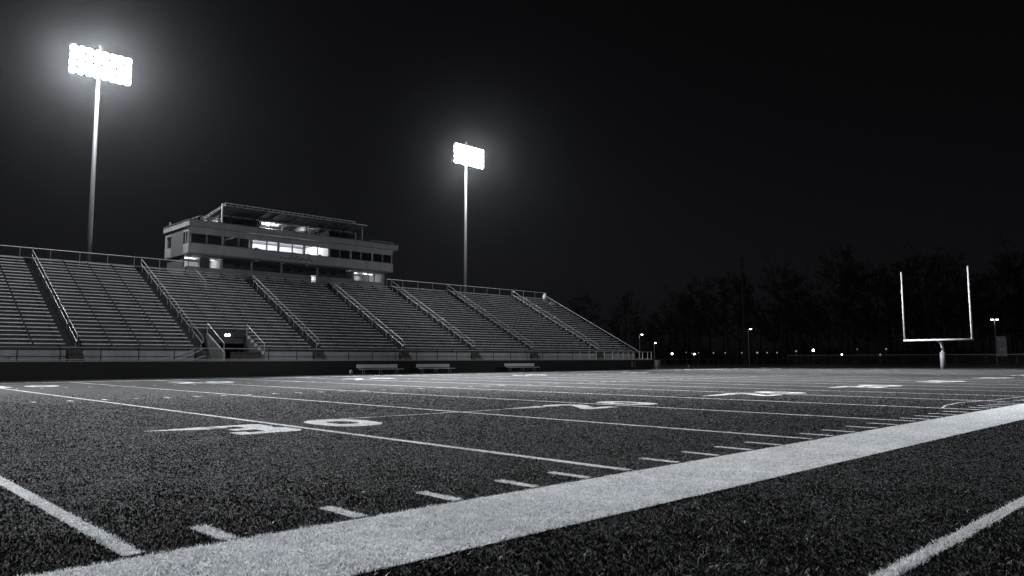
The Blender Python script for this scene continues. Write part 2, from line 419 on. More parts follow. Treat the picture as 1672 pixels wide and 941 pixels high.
for si, (x0, x1) in enumerate(sec):
    r = empty('bleacher_section', ((x0+x1)/2, T0Y, T0Z), sec_labels[si], 'bleachers', 'bleacher sections of the grandstand')
    mb = MB()
    if si == 2:
        mb.prism(steps_profile(0, ROWS), TUN1+.15, x1); mb.prism(steps_profile(TROW, ROWS), x0, TUN1+.15)
    else: mb.prism(steps_profile(0, ROWS), x0, x1)
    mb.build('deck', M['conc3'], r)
    nseg = max(2, round((x1-x0)/1.85))
    for i in range(ROWS):
        zt = T0Z+RISE*i+.43; yc = T0Y+RUN*i+.40
        xa = TUN1+.2 if (si == 2 and i < TROW) else x0
        mb = MB(); cuts = [x0+(x1-x0)*k/nseg for k in range(nseg+1)]
        for k in range(nseg):
            a, b = max(cuts[k]+(.0 if k == 0 else .05), xa), cuts[k+1]-(.0 if k == nseg-1 else .05)
            if b-a < .2: continue
            j = random.uniform(-.012, .012); jz = random.uniform(-.006, .006)
            mb.box(a+random.uniform(0, .03), b, yc-.125+j, yc+.125+j, zt-.062+jz, zt+jz)
        mb.build('seat_plank', M['alu'], r)
    for k in range(nseg+1):
        x = min(max(cuts[k], x0+.2), x1-.2); i0 = TROW if (si == 2 and x < TUN1+.2) else 0
        prof = []
        for i in range(i0, ROWS):
            zt = T0Z+RISE*i+.43; yc = T0Y+RUN*i+.40; d = .04*random.random()
            prof += [(yc-.12, zt-.40), (yc-.12+d, zt-.066), (yc+.12, zt-.066), (yc+.12, zt-.20)]
        prof += [(yc+.12, zt-.5), (T0Y+RUN*i0+.3, T0Z+RISE*i0-.1)]
        MB().prism(prof, x-.07, x+.07).build('stringer', M['dark'], r)
# aisles and handrails
aisle_names = ['first aisle from the left, with a double handrail up its middle', 'aisle ending beside the tunnel entrance', 'aisle climbing to the middle of the press box front',
               'aisle below the small lit hatch', 'aisle climbing to the right end of the press box', 'aisle just left of the right floodlight pole', 'rightmost aisle with bright handrail']
for k, xr in enumerate(rails_x):
    a0, a1 = xr-.65, xr+.3
    mb = MB(); mb.prism(steps_profile(0, ROWS, 2), a0+.02, a1-.02)
    for q in range(3): mb.box(a0+.04, a1-.04, T0Y-.75+.25*q, T0Y-.5+.25*q-.004, 1.14, 1.14+.23*(q+1)-.02)
    tag(mb.build('aisle_stair', M['conc3']), 'concrete steps of the ' + aisle_names[k], 'stairs', 'aisle stairs of the bleachers')
    r = empty('handrail', (xr, T0Y, T0Z), 'two-line metal handrail of the ' + aisle_names[k].split(',')[0], 'handrail', 'aisle handrails')
    nseg = 6 if k < 4 else 8
    y_of = lambda i: T0Y+RUN*i+.1
    z_of = lambda i: T0Z+RISE*i
    for q in range(nseg):
        i0 = ROWS*q/nseg + .15; i1 = ROWS*(q+1)/nseg - .2
        if k == 2 and i1 > 24: i1 = 24.4
        P = lambda i, h: (xr, y_of(i), z_of(i)+h)
        lo, hi = .47, .93
        loop = [P(i0+.15, hi), P(i1-.1, hi), P(i1, hi-.1), P(i1, lo+.1), P(i1-.12, lo), P(i0+.12, lo), P(i0, lo+.1), P(i0, hi-.08)]
        s = MB().tube(loop, .024, 6, closed=True).build('rail_segment', M['alu2'], r)
        for i in (i0+.6, i1-.6): MB().tube([P(i, -.05), P(i, lo)], .022, 6).build('post', M['alu2'], s)
# short rail below the left door of the press box
r = empty('handrail', (26.0, 67.5, 8.6), 'short handrail at the top rows below the left press box door', 'handrail', 'aisle handrails')
for h in (.88, .5):
    MB().tube([(26.02, 68.3, 8.6+h), (26.0, 67.0, 7.95+h), (25.95, 65.4, 7.15+h), (25.95, 65.3, 6.9)], .024).build('rail_segment', M['alu2'], r)
for y, z in ((68.2, 8.6), (66.8, 7.9)): MB().tube([(26.0, y, z-.3), (26.0, y, z+.86)], .022).build('post', M['alu2'], r)

# front wall, walkway and guard rail
w = empty('front_wall', (33, 52, 0), 'long black retaining wall under the front of the bleachers', 'wall')
MB().box(-8, 73.4, 52., 52.22, -.03, WALL_Z-.06).build('wall_face', M['wall'], w)
MB().box(-8, 73.42, 51.98, 52.26, WALL_Z-.06, WALL_Z).build('coping', M['conc'], w)
MB().box(69.95, 70.0, 51.975, 51.999, .05, 1.0).build('joint_cover', M['grey'], w)
wk = MB().box(-8, 73.4, 52.27, T0Y-.02, .9, 1.13).build('walkway', M['conc'])
tag(wk, 'concrete walkway between front wall and first bench row', kind='structure')
mb = MB()
for x0, x1 in sec:
    if x0 == 21.8: x0 = TUN1+.17
    mb.box(x0, x1, T0Y-.018, T0Y-.004, 1.135, T0Z-.03)
tag(mb.build('riser_wall', M['conc']), 'low grey concrete riser below the first bench row', 'wall')
g = empty('guard_rail', (33, 52.12, WALL_Z), 'long pipe guard rail along the top of the black front wall', 'guard rail')
MB().tube([(-8, 52.12, 1.97), (73.35, 52.12, 2.02)], .03).build('top_rail', M['alu2'], g)
MB().tube([(-8, 52.12, 1.23), (73.35, 52.12, 1.23)], .025).build('bottom_rail', M['alu2'], g)
xs = list(np.arange(-6, 60, 2.25)) + [60.5, 62, 63.2, 64.6, 66.0, 67.0, 67.9, 68.9, 69.8, 71.0, 71.6, 72.6, 73.33]
for x in xs:
    MB().tube([(x, 52.12, 1.1), (x, 52.12, 1.99)], .035 if x < 60 else .042, 6).build('post', M['dark'] if x < 60 else M['alu2'], g)
# sloping rail pieces piled beside the second aisle
for k, pts in enumerate([[(18.2, 53.2, 1.22), (19.3, 53.2, 1.5), (20.5, 53.2, 1.92)], [(18.9, 53.1, 1.2), (20.1, 53.1, 1.5), (21.0, 53.1, 1.95)], [(20.4, 53.0, 1.2), (21.2, 53.0, 1.5)]]):
    tag(MB().tube(pts, .028, 6).build('loose_pipe', M['alu2']), ['left longest bent pipe leaning behind the guard rail beside the second aisle', 'middle bent pipe leaning behind the guard rail beside the second aisle', 'short pipe leaning at the foot of the second aisle handrail'][k], 'pipe', 'pipes leaning behind the guard rail')

# tunnel mouth
t = empty('tunnel_entrance', (24.2, 54, 1.13), 'dark tunnel entrance with sloping side walls in the bleachers', 'tunnel')
yb = T0Y+RUN*TROW
for x, c in ((TUN0-.1, 'conc'), (TUN1, 'conc2')):
    mb = MB(); mb.prism([(53.4, 1.14), (yb-.02, 1.14), (yb-.02, 3.22), (56.4, 3.14), (53.4, 1.72)], x, x+.13); mb.build('side_wall', M[c], t)
MB().box(TUN0-.1, TUN1+.13, yb-.14, yb-.022, 2.95, 3.3).build('header', M['dark'], t)
MB().box(TUN0, TUN1, 60.5, 60.6, 1.1, 3.3).build('back_wall', M['black'], t)
MB().box(TUN0+.03, TUN1, yb, 60.5, 2.9, 2.94).build('ceiling', M['black'], t)
for x in (TUN0-.03, TUN1+.1):
    MB().tube([(x, 56.6, 3.2), (x, 56.6, 3.92), (x, 53.5, 2.38), (x, 53.5, 1.3)], .03).build('rail', M['alu2'], t)
for k in range(5):
    y = 56.2-.62*k; z = 3.0-.3*k; MB().box(TUN1-.012, TUN1-.002, y-.42, y, z-.2, z+.02).build('lit_patch', M['white'], t)  # white patches imitate strong light on the sloping side wall
MB().box(TUN0+.4, TUN1-.2, 53.35, 53.4, 1.14, 1.75).build('gate_panel', M['dark'], t)
l = empty('bulkhead_lamp', (24.3, yb-.2, 3.0), 'small lit bulkhead lamp over the tunnel entrance', 'lamp')
MB().box(24.08, 24.52, yb-.17, yb-.145, 2.98, 3.16).build('housing', M['grey'], l)
MB().lathe([(-.02, .02), (.03, .1), (.05, .11), (.08, .02)], (24.2, yb-.24, 3.07), (0, 1, 0), 8).build('lamp_lens', M['lamp'], l)
MB().lathe([(-.02, .02), (.03, .07), (.05, .09), (.08, .02)], (24.42, yb-.24, 3.09), (0, 1, 0), 8).build('lamp_lens', M['lamp'], l)

# structure under and behind the stand
u = empty('grandstand_base', (37, 69, 0), 'dark structure under the rear and right end of the bleachers', 'grandstand')
YT = T0Y+RUN*ROWS+.55; ZT = T0Z+RISE*(ROWS-1)
MB().box(2, 72.8, YT-.02, YT+.1, 0, ZT-.1).build('back_wall', M['dark'], u)
MB().prism([(52.4, 0), (YT, 0), (YT, ZT-.25), (T0Y, T0Z-.4), (52.4, 1.1)], 72.82, 72.9).build('end_wall', M['dark'], u)
# rear fence along the top, either side of the press box
for (x0, x1, lab) in ((0, 25.3, 'chain link fence along the top of the bleachers left of the press box'), (47.3, 73., 'chain link fence along the top of the bleachers right of the press box')):
    f = empty('top_fence', ((x0+x1)/2, YT-.05, ZT), lab, 'fence', 'fences along the bleacher top')
    y = YT-.06
    MB().tube([(x0, y, 10.08), (x1, y, 10.08)], .03).build('top_rail', M['alu2'], f)
    MB().tube([(x0, y, 9.3), (x1, y, 9.3)], .02).build('bottom_rail', M['alu2'], f)
    MB().quad((x0, y+.03, 8.85), (x1, y+.03, 8.85), (x1, y+.03, 10.07), (x0, y+.03, 10.07)).build('wire_mesh', M['link'], f)
    n = round((x1-x0)/2.2)
    for k in range(n+1):
        x = x0+(x1-x0)*k/n; MB().tube([(x, y, 8.7), (x, y, 10.08)], .024).build('post', M['alu2'], f)
f = empty('side_rail', (73.1, 61, 5.5), 'sloping rail with thin posts down the right end of the bleachers', 'guard rail')
MB().tube([(73.05, YT-.06, 10.08), (73.05, 69.0, 9.72), (73.05, 53.6, 2.05)], .035).build('top_rail', M['alu2'], f)
for y in np.arange(54.3, 69.2, .75):
    zr = 2.05+(y-53.6)*(9.72-2.05)/(69.0-53.6); zf = T0Z+(y-T0Y)*RISE/RUN-.5
    MB().tube([(73.05, y, zf), (73.05, y, zr)], .03 if int(y*4) % 3 == 0 else .018, 5).build('post', M['grey'], f)

# ------------------------------------------------------------------ press box
pb = empty('press_box', (36.4, 71, 8.9), 'three storey concrete press box with lit windows on top of the bleachers', 'press box')
XL, XR, YF, YB = 25.3, 47.5, 68.0, 73.9
def part(name, m, *boxes, parent=pb):
    for b in boxes: o = MB().box(*b).build(name, M[m], parent)
    return o
# tower below and lower storey
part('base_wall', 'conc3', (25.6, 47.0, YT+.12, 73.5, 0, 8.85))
part('lower_floor', 'conc', (25.45, 47.15, 68.95, 73.6, 8.85, 8.98))
part('side_wall', 'conc2', (25.45, 25.6, 69.62, 73.6, 8.98, 10.72), (25.452, 25.602, 69.0, 69.62, 8.98, 9.6))
part('side_wall', 'conc2', (47.0, 47.15, 69.0, 73.6, 8.98, 10.72))
part('back_wall', 'room', (25.6, 47., 73.45, 73.6, 8.98, 10.72))
part('lower_front_wall', 'conc', (25.6, 28.9, 69.0, 69.12, 8.98, 9.64)); part('lower_front_wall', 'conc', (43.0, 47.0, 69.0, 69.12, 8.98, 9.6)); part('pier', 'conc', (28.75, 28.9, 69.0, 69.13, 9.64, 10.72), (43.0, 43.15, 69.0, 69.13, 9.6, 10.72), (46.75, 47.0, 69.0, 69.13, 9.6, 10.72))
part('low_parapet', 'conc', (28.92, 38.1, 69.0, 69.12, 8.98, 9.78), (38.75, 42.98, 69.0, 69.12, 8.98, 9.76), (38.1, 38.75, 69.0, 69.12, 8.98, 9.1))
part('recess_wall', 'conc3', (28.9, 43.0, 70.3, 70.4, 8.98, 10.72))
for x in (31.8, 34.9, 38.9): part('column', 'conc', (x-.09, x+.09, 69.14, 69.32, 9.0, 10.72))
for x0, x1 in ((28.8, 28.92), (43.0, 43.12)): part('partition', 'room', (x0, x1, 69.15, 73.4, 8.98, 10.7))
for x in (30.9, 36.2, 37.6, 40.2, 41.4): part('vent', 'black', (x-.28, x+.28, 70.26, 70.298, 10.2, 10.45))
# second storey
part('soffit', 'conc2', (XL, XR, YF, YB, 10.74, 10.86))
part('front_band', 'conc', (XL, XR, YF-.02, YF+.12, 10.865, 11.70))
part('sill_ledge', 'conc2', (XL, XR, YF-.07, YF+.1, 11.70, 11.75))
part('header_band', 'conc', (XL+.1, XR-.05, YF, YF+.13, 12.66, 13.22))
part('side_wall', 'conc2', (XL, XL+.14, 69.3, 72.3, 10.86, 13.22))
part('side_wall', 'conc', (XL+.01, XL+.15, YF+.13, 69.29, 10.86, 11.7), (XL+.01, XL+.15, 72.31, YB, 10.86, 11.7), (XL+.01, XL+.15, YF+.135, 69.29, 12.8, 13.22), (XL+.01, XL+.15, 72.31, YB, 12.8, 13.22), (XL+.012, XL+.152, YF+.14, YF+.3, 11.7, 12.8), (XL+.012, XL+.152, 68.75, 68.85, 11.7, 12.8), (XL+.012, XL+.152, 73.5, YB, 11.7, 12.8))
part('side_wall', 'conc2', (XR-.14, XR, YF+.13, YB, 10.86, 13.22))
part('back_wall', 'room', (XL+.16, XR-.15, YB-.15, YB-.01, 10.87, 13.2))
part('roof_slab', 'conc', (XL-.12, XR+.45, YF-.35, YB+.2, 13.25, 13.76))
part('roof_coping', 'conc2', (XL-.17, XR+.5, YF-.4, YB+.25, 13.765, 13.82))
for x0, x1 in ((31.05, 31.17), (39.65, 39.77)): part('partition', 'room', (x0, x1, YF+.3, YB-.17, 10.87, 13.2))
part('light_shelf', 'conc2', (31.3, 35.3, YF-.12, YF-.03, 13.10, 13.16), (35.45, 39.5, YF-.12, YF-.03, 13.10, 13.16))
xm = [25.42, 26.94, 28.42, 29.94, 31.2, 32.75, 33.96, 35.46, 36.73, 38.24, 39.58, 40.8, 42.13, 43.41, 44.8, 46.15, 47.36]
def window(x0, x1, y, z0, z1, fr=.05, m='grey', parent=pb):
    mb = MB(); mb.box(x0, x0+fr, y, y+.09, z0, z1).box(x1-fr, x1, y, y+.09, z0, z1).box(x0+fr, x1-fr, y, y+.09, z1-fr, z1).box(x0+fr, x1-fr, y, y+.09, z0, z0+fr)
    w = mb.build('window', M[m], parent)
    MB().quad((x0+fr, y+.05, z0+fr), (x1-fr, y+.05, z0+fr), (x1-fr, y+.05, z1-fr), (x0+fr, y+.05, z1-fr)).build('pane', M['glass'], w)
    return w
for k in range(16):
    window(xm[k]+(.07 if k % 2 == 0 else .03), xm[k+1]-(.03 if k % 2 == 0 else .07), YF+.02, 11.752, 12.655, .035, 'conc' if not 4 <= k <= 9 else 'dark')
    if k in (2, 4, 6, 8, 10, 12, 14): part('mullion', 'conc', (xm[k]-.07, xm[k]+.07, YF+.01, YF+.125, 11.752, 12.655))
# furniture seen through the lit windows
for k, x in enumerate((31.9, 32.25, 32.6, 33.2, 35.3, 35.9, 36.3, 37.3, 37.9, 38.6, 39.2)):
    z = (.28, .36, .3, .2, .16, .26, .3, .22, .3, .2, .36)[k]
    q = MB().box(x-.17, x+.17, 69.2, 69.26, 11.72, 11.72+z).box(x-.04, x+.04, 69.2, 69.28, 11.6, 11.75); q.build('monitor', M['furn'], pb)
part('desk', 'furn', (31.3, 39.5, 68.5, 69.4, 11.56, 11.62))
part('shelf_unit', 'ltgrey', (33.6, 34.5, 73.1, 73.7, 10.9, 12.3), (38.5, 39.3, 73.1, 73.7, 10.9, 12.5))
part('interior_door', 'grey', (36.0, 36.8, 73.68, 73.72, 10.9, 12.6))
for x in (32.6, 35.4, 38.2): part('ceiling_tube', 'tube', (x-.7, x+.7, 70.6, 70.8, 13.1, 13.15))
# third storey
part('upper_wall', 'room', (28.9, 29.0, 70.5, 73.8, 13.83, 15.05), (44.2, 44.3, 70.5, 73.8, 13.83, 15.05), (29., 44.2, 73.7, 73.8, 13.83, 15.05), (29.0, 44.2, 70.5, 70.6, 13.83, 14.12))
part('upper_ceiling', 'room', (28.95, 44.25, 70.45, 73.8, 15.06, 15.12))
x3 = [29.05, 30.1, 31.6, 33.0, 34.35, 35.6, 36.8, 38.3, 39.7, 41.0, 42.4, 44.15]
for k in range(11): window(x3[k]+.02, x3[k+1]-.02, 70.52, 14.13, 15.04, .04, 'dark')
part('partition', 'room', (32.9, 32.97, 70.65, 73.6, 13.84, 15.05)); part('partition', 'conc3', (41.05, 41.1, 70.65, 73.6, 13.84, 15.05))
part('blind', 'ltgrey', (33.1, 36.7, 72.0, 72.03, 14.15, 14.3), (33.1, 38.2, 72.02, 72.05, 14.45, 14.5), (33.1, 38.2, 72.02, 72.05, 14.62, 14.67))
part('counter', 'furn', (34.0, 41.0, 71.0, 71.5, 14.0, 14.18))
for x in (34.9, 36.2, 37.1, 38.0, 39.2, 40.2): part('paper_stack', 'white', (x-.25, x+.22, 71.0, 71.2, 14.19, 14.25))
part('ceiling_tube', 'lamp', (33.7, 35.4, 71.1, 71.25, 14.9, 14.97))
# canopy over the roof terrace
cz = lambda y: 15.5 - (y-67.7)*.125
mb = MB(); mb.prism([(67.7, cz(67.7)), (72.9, cz(72.9)), (72.9, cz(72.9)+.06), (67.7, cz(67.7)+.06)], 28.6, 43.9)
cn = mb.build('canopy', M['conc3'], pb)
mb = MB()
for x in np.arange(28.8, 43.9, 1.25): mb.prism([(67.75, cz(67.75)-.01), (72.8, cz(72.8)-.01), (72.8, cz(72.8)-.13), (67.75, cz(67.75)-.1)], x, x+.07)
mb.build('canopy_rafter', M['dark'], cn)
mb = MB(); y = 67.62
mb.tube([(28.3, y, 15.72), (42.4, y, 15.72)], .03)
for k, x in enumerate(np.arange(28.8, 42.4, 1.05)):
    mb.tube([(x, y, 15.55), (x+.3, y, 15.72)], .022); mb.tube([(x+.6, y, 15.72), (x+.75, y, 15.55)], .022)
mb.tube([(28.4, y, 15.5), (43.9, y, 15.5)], .035)
mb.build('canopy_truss', M['alu2'], cn)
mb = MB()
for dz in (0, .22): mb.tube([(28.45, 67.7, 15.55+dz*.6), (28.45, 73.0, 14.85+dz)], .035)
for k in range(6): mb.tube([(28.45, 68.2+k*.8, 15.5-.12*k*.8/.8), (28.45, 68.6+k*.8, 15.6-.1*k)], .025)
mb.build('canopy_edge_truss', M['alu2'], cn)
MB().tube([(28.2, 67.85, 13.8), (28.2, 67.85, 15.66)], .085, 8).build('canopy_post', M['white'], pb)
for x in (43.6,): MB().tube([(x, 68.2, 13.82), (x, 68.2, 15.4)], .05, 6).build('canopy_post', M['grey'], pb)
mb = MB()
for z in (14.05, 14.25): mb.tube([(26.3, 67.9, z), (28.1, 67.9, z-.05)], .022)
for x in (26.3, 26.6, 27.1, 27.6, 28.0): mb.tube([(x, 67.9, 13.8), (x, 67.9, 14.25)], .022)
for y in (68.6, 69.4, 70.2): mb.tube([(26.2, y, 13.8), (26.2, y, 14.25)], .022)
mb.tube([(26.2, 67.9, 14.25), (26.2, 70.4, 14.25)], .022)
mb.build('terrace_rail', M['alu2'], pb)
mb = MB().tube([(44.4, 68.0, 14.02), (47.6, 68.0, 14.05)], .025)
for x in (44.4, 45.4, 46.5, 47.6): mb.tube([(x, 68.0, 13.8), (x, 68.0, 14.04)], .02)
mb.build('terrace_rail', M['dark'], pb)
part('roof_vent', 'grey', (25.5, 25.62, 73.4, 73.55, 13.82, 14.3))
# lower windows and doors
window(25.75, 26.75, 69.02, 9.66, 10.56, .05); window(27.75, 28.7, 69.02, 9.66, 10.5, .05)
part('front_door', 'dark', (26.8, 27.7, 69.03, 69.09, 9.66, 10.6))
part('lintel', 'conc', (25.6, 28.75, 69.0, 69.12, 10.6, 10.72)); part('lintel', 'conc', (43.15, 46.75, 69.0, 69.12, 10.62, 10.72))
for x0, x1 in ((43.2, 44.0), (44.1, 44.95), (45.0, 45.75), (45.8, 46.7)): window(x0, x1, 69.02, 9.62, 10.6, .045)
window(38.12, 38.73, 69.01, 9.11, 9.72, .03)
part('hatch_room', 'room', (38.05, 38.1, 69.13, 70.25, 9.0, 9.8), (38.75, 38.8, 69.13, 70.25, 9.0, 9.8), (38.1, 38.75, 70.2, 70.25, 9.0, 9.8), (38.05, 38.8, 69.13, 70.25, 9.8, 9.85))
for x in (26.4, 28.2, 44.0, 46.0): part('ceiling_tube', 'tube', (x-.5, x+.5, 70.5, 70.65, 10.62, 10.67))
part('desk', 'furn', (25.8, 28.6, 69.5, 70.0, 9.7, 9.76), (43.3, 46.6, 69.6, 70.1, 9.68, 9.74))
for x in (31.9, 34.6, 37.3): part('soffit_light_fitting', 'alu2', (x-.2, x+.2, 68.3, 68.45, 10.66, 10.735))
mb = MB()    # small marks on the band under the bright windows
for k, (dx, dz, ww, hh) in enumerate([(0, 0, .3, .1), (.35, .12, .1, .34), (.6, .02, .22, .12), (.9, .1, .1, .3), (1.2, 0, .3, .12), (1.55, .1, .1, .2), (1.8, .02, .35, .1), (2.2, .12, .12, .24), (2.4, .0, .3, .1), (-.5, -.02, .4, .08), (-.9, 0, .25, .1)]):
    MB().box(35.0+dx, 35.0+dx+ww, YF-.032, YF-.021, 11.1+dz, 11.1+dz+hh).build('band_mark', M['dark'], pb)

# ------------------------------------------------------------------ floodlight towers
aim = Vector((.12, -1, -.42)).normalized()
def make_tower(x, label):
    t = empty('floodlight_tower', (x, 72.2, 0), label, 'floodlight', 'floodlight towers behind the bleachers')
    MB().tube([(x, 72.2, -.03), (x, 72.2, 12), (x, 72.2, 29.3)], [.23, .2, .15], 12).build('pole', M['pole'], t, True)
    for k in range(4):
        z = 26.35+.64*k
        MB().box(x-2.4, x+2.4, 72.0, 72.09, z-.06, z+.06).build('crossarm', M['dark'], t)
    proto = None
    for k in range(4):
        for j in range(8):
            c = Vector((x-2.2+.63*j, 71.55, 26.35+.64*k))
            if proto is None:
                h = MB().lathe([(-.42, .05), (-.40, .12), (-.2, .2), (0, .31), (.02, .32)], (0, 0, 0), aim, 12)
                h.tube([(0, .45, 0), (0, .1, 0)], .04, 5)
                proto = h.mesh('lamp_head'); proto.materials.append(M['dark']); proto.shade_smooth()
                ln = MB().lathe([(.012, .001), (.012, .305)], (0, 0, 0), aim, 14).mesh('lamp_lens'); ln.materials.append(M['lens'])
            o = bpy.data.objects.new('lamp_head', proto); C.objects.link(o); o.parent = t; o.location = c - t.location
            q = bpy.data.objects.new('lamp_lens', ln); C.objects.link(q); q.parent = o
    return t
TW = [(18.4, 'left and nearer floodlight tower rising behind the bleachers'), (61.6, 'right floodlight tower rising behind the bleachers past the press box')]
for x, lab in TW: make_tower(x, lab)
def spot(loc, target, power, size, blend, soft=.6):
    d = bpy.data.lights.new('floodlight_beam', 'SPOT'); d.energy = power; d.spot_size = math.radians(size); d.spot_blend = blend
    d.shadow_soft_size = soft; d.color = (.95, .975, 1)
    o = bpy.data.objects.new('floodlight_beam', d); C.objects.link(o); o.location = loc
    o.rotation_euler = (Vector(target)-Vector(loc)).to_track_quat('-Z', 'Y').to_euler(); return o
def point(loc, power, soft=.3, name='lamp_light'):
    d = bpy.data.lights.new(name, 'POINT'); d.energy = power; d.shadow_soft_size = soft; d.color = (.95, .975, 1)
    o = bpy.data.objects.new(name, d); C.objects.link(o); o.location = loc; return o
FLOOD = 310000
for x, _ in TW:
    for dx, tx, ty, s, p in ((-1.6, -26, 27, 42, .6), (-.9, -6, 27, 42, .6), (.2, 14, 27, 42, .7), (1.2, 28, 27, 40, .4), (-.4, -3, 4, 34, .7), (.6, 18, 4, 34, .9), (1.4, 34, 5, 34, .4)):
        spot((x+dx, 71.0, 27.3), (x+tx, ty, 0), FLOOD*p, s, .8)
    spot((x+.6, 70.9, 27.4), (x+16, 34, 0), 240000, 38, 1.)
    point((x, 70.4, 27.4), 20000, .8, 'floodlight_spill')

spot((63.6, 71, 28), (97, 28.3, 6), 60000, 14, .9)
# floodlights of the opposite side (behind the camera), reaching the bleacher fronts
for x, p in ((12, 72000), (34, 34000), (56, 60000)):
    spot((x, -42, 29), (x+2, 54, 1.5), p, 24, .9)
# ------------------------------------------------------------------ room lights
def area(loc, sx, sy, power, name='room_light'):
    d = bpy.data.lights.new(name, 'AREA'); d.shape = 'RECTANGLE'; d.size = sx; d.size_y = sy; d.energy = power; d.color = (.97, .98, 1)
    o = bpy.data.objects.new(name, d); C.objects.link(o); o.location = loc; return o
for x in (32.6, 35.4, 38.2): point((x, 71.2, 12.55), 250, .15, 'room_light')
for x in (27.2, 44.2, 45.8): point((x, 71.2, 10.2), 70, .12, 'room_light')
point((38.42, 69.8, 9.5), 8, .08, 'room_light')
point((34.9, 71.9, 14.6), 130, .1, 'room_light'); point((38.6, 72.0, 14.6), 70, .1, 'room_light')

# ------------------------------------------------------------------ sideline benches and small things
def bench(x0, label, L=4.2):
    b = empty('team_bench', (x0+L/2, 50.6, 0), label, 'bench', 'team benches in front of the wall')
    MB().box(x0, x0+L-.35, 50.78, 50.83, .52, .80).build('backrest', M['ltgrey'], b)
    MB().box(x0+.1, x0+L, 50.4, 50.68, .40, .45).build('seat', M['alu2'], b)
    for f in (.12, .5, .88):
        x = x0+L*f
        m = MB().tube([(x, 50.42, 0), (x, 50.5, .4)], .03).tube([(x-.02, 50.72, 0), (x, 50.76, .42), (x, 50.85, .78)], .03).tube([(x, 50.45, .37), (x, 50.76, .37)], .025)
        m.build('leg', M['grey'], b)
bench(32.2, 'leftmost of the three team benches, the longest, with a small jug beside it')
bench(38.0, 'middle team bench in front of the black wall', 3.9); bench(48.2, 'rightmost team bench, standing apart near the far end of the wall', 4.3)
j = MB().lathe([(0, .02), (.002, .13), (.3, .13), (.36, .09), (.38, .03), (.42, .03)], (31.5, 50.5, .004), (0, 0, 1), 10).build('water_jug', M['grey'], smooth=True)
tag(j, 'small grey water jug left of the leftmost bench', 'jug')
b = empty('trash_bin', (75.2, 52.6, 0), 'pale bin beside the right end of the black wall', 'bin')
MB().lathe([(0, .001), (.0, .26), (.85, .31), (.86, .33), (.9, .33), (.9, .28)], (75.3, 52.6, -.006), (0, 0, 1), 12).build('bin_body', M['grey'], b)
MB().lathe([(0, .34), (.06, .34), (.1, .2), (.1, .001)], (75.3, 52.6, .9), (0, 0, 1), 12).build('lid', M['grey'], b)
h = []
for k in range(26):
    a = k*.75; h.append((69.25+.16*math.cos(a)*(1 if k < 13 else .9), 51.9+.02*math.sin(a*2), .3+.024*k+.1*math.sin(a)))
tag(MB().tube(h, .03, 5).build('hose', M['grey']), 'pale looped hose hanging on the black wall near its right end', 'hose')
# bundle at the top corner of the stand
def lump(name, c, sx, sy, sz, m, label, cat, seed):
    r2 = random.Random(seed); mb = MB(); n, k = 12, 8
    for i in range(k+1):
        th = PI*i/k
        for q in range(n):
            ph = 2*PI*q/n; rr = 1+.28*math.sin(3*ph+seed+th*4)*math.sin(th)+r2.uniform(-.12, .12)
            mb.v.append((c[0]+sx*rr*math.sin(th)*math.cos(ph), c[1]+sy*rr*math.sin(th)*math.sin(ph), c[2]+sz*math.cos(th)))
    for i in range(k):
        for q in range(n): mb.f.append((i*n+q, i*n+(q+1) % n, (i+1)*n+(q+1) % n, (i+1)*n+q))
    tag(mb.build(name, M[m], smooth=True), label, cat)
lump('cloth_bundle', (72.5, 68.6, 9.35), .28, .25, .62, 'ltgrey', 'pale bundled cloth hanging at the top end of the side rail', 'cloth', 2)
lump('gear_bag', (72.2, 67.0, 8.42), .6, .28, .25, 'grey', 'grey gear bag lying on a bench below the bundled cloth', 'bag', 5)

# ------------------------------------------------------------------ goal post
gp = empty('goal_post', (98.7, 28.33, 0), 'white goal post with gooseneck stand and tall uprights', 'goal post')
MB().lathe([(0, .001), (0, .33), (1.9, .33), (1.93, .27), (1.93, .001)], (98.7, 28.33, 0), (0, 0, 1), 16).build('post_pad', M['pad'], gp, True)
pts = [(98.7, 28.33, 1.9), (98.7, 28.33, 2.2)] + [(98.7-1.55*(1-math.cos(a)), 28.33, 2.2+1.12*math.sin(a)) for a in [PI/2*i/9 for i in range(1, 10)]] + [(97.0, 28.33, 3.34)]
MB().tube(pts, .16, 10).build('gooseneck', M['white'], gp, True)
MB().tube([(97, 24.6, 3.36), (97, 32.06, 3.36)], .125, 10).build('crossbar', M['white'], gp, True)
for y, z in ((31.93, 11.68), (24.76, 11.82)): MB().tube([(97, y, 3.4), (97, y, z)], .105, 10).build('upright', M['white'], gp, True)

# ------------------------------------------------------------------ end fence, sign, masts, far lamps
def fence(a, b, h, lab, step=3.):
    a = Vector(a); b = Vector(b); f = empty('chain_link_fence', (a+b)/2, lab, 'fence', 'chain link fences round the field end')
    L = (b-a).length; n = max(1, round(L/step)); d = (b-a)/n
    MB().tube([a+Vector((0, 0, h)), b+Vector((0, 0, h))], .03, 5).build('top_rail', M['grey'], f)
    MB().quad(a, b, b+Vector((0, 0, h)), a+Vector((0, 0, h))).build('wire_mesh', M['link'], f)
    for k in range(n+1): MB().tube([a+d*k-Vector((0, 0, .03)), a+d*k+Vector((0, 0, h+.05))], .035, 5).build('post', M['dark'], f)
fence((73.6, 54, 0), (111.9, 54, 0), 1.15, 'chain link fence running from the end of the black wall to the field corner', 2.6)
fence((112, 54, 0), (112, -20, 0), 1.7, 'long chain link fence behind the goal post', 3.4)
s = empty('sign_board', (120.9, 27.3, 0), 'tall grey sign board on a post behind the fence right of the goal post', 'sign')
dirn = Vector((-.97, -.22, 0)).normalized(); side = Vector((-dirn.y, dirn.x, 0))
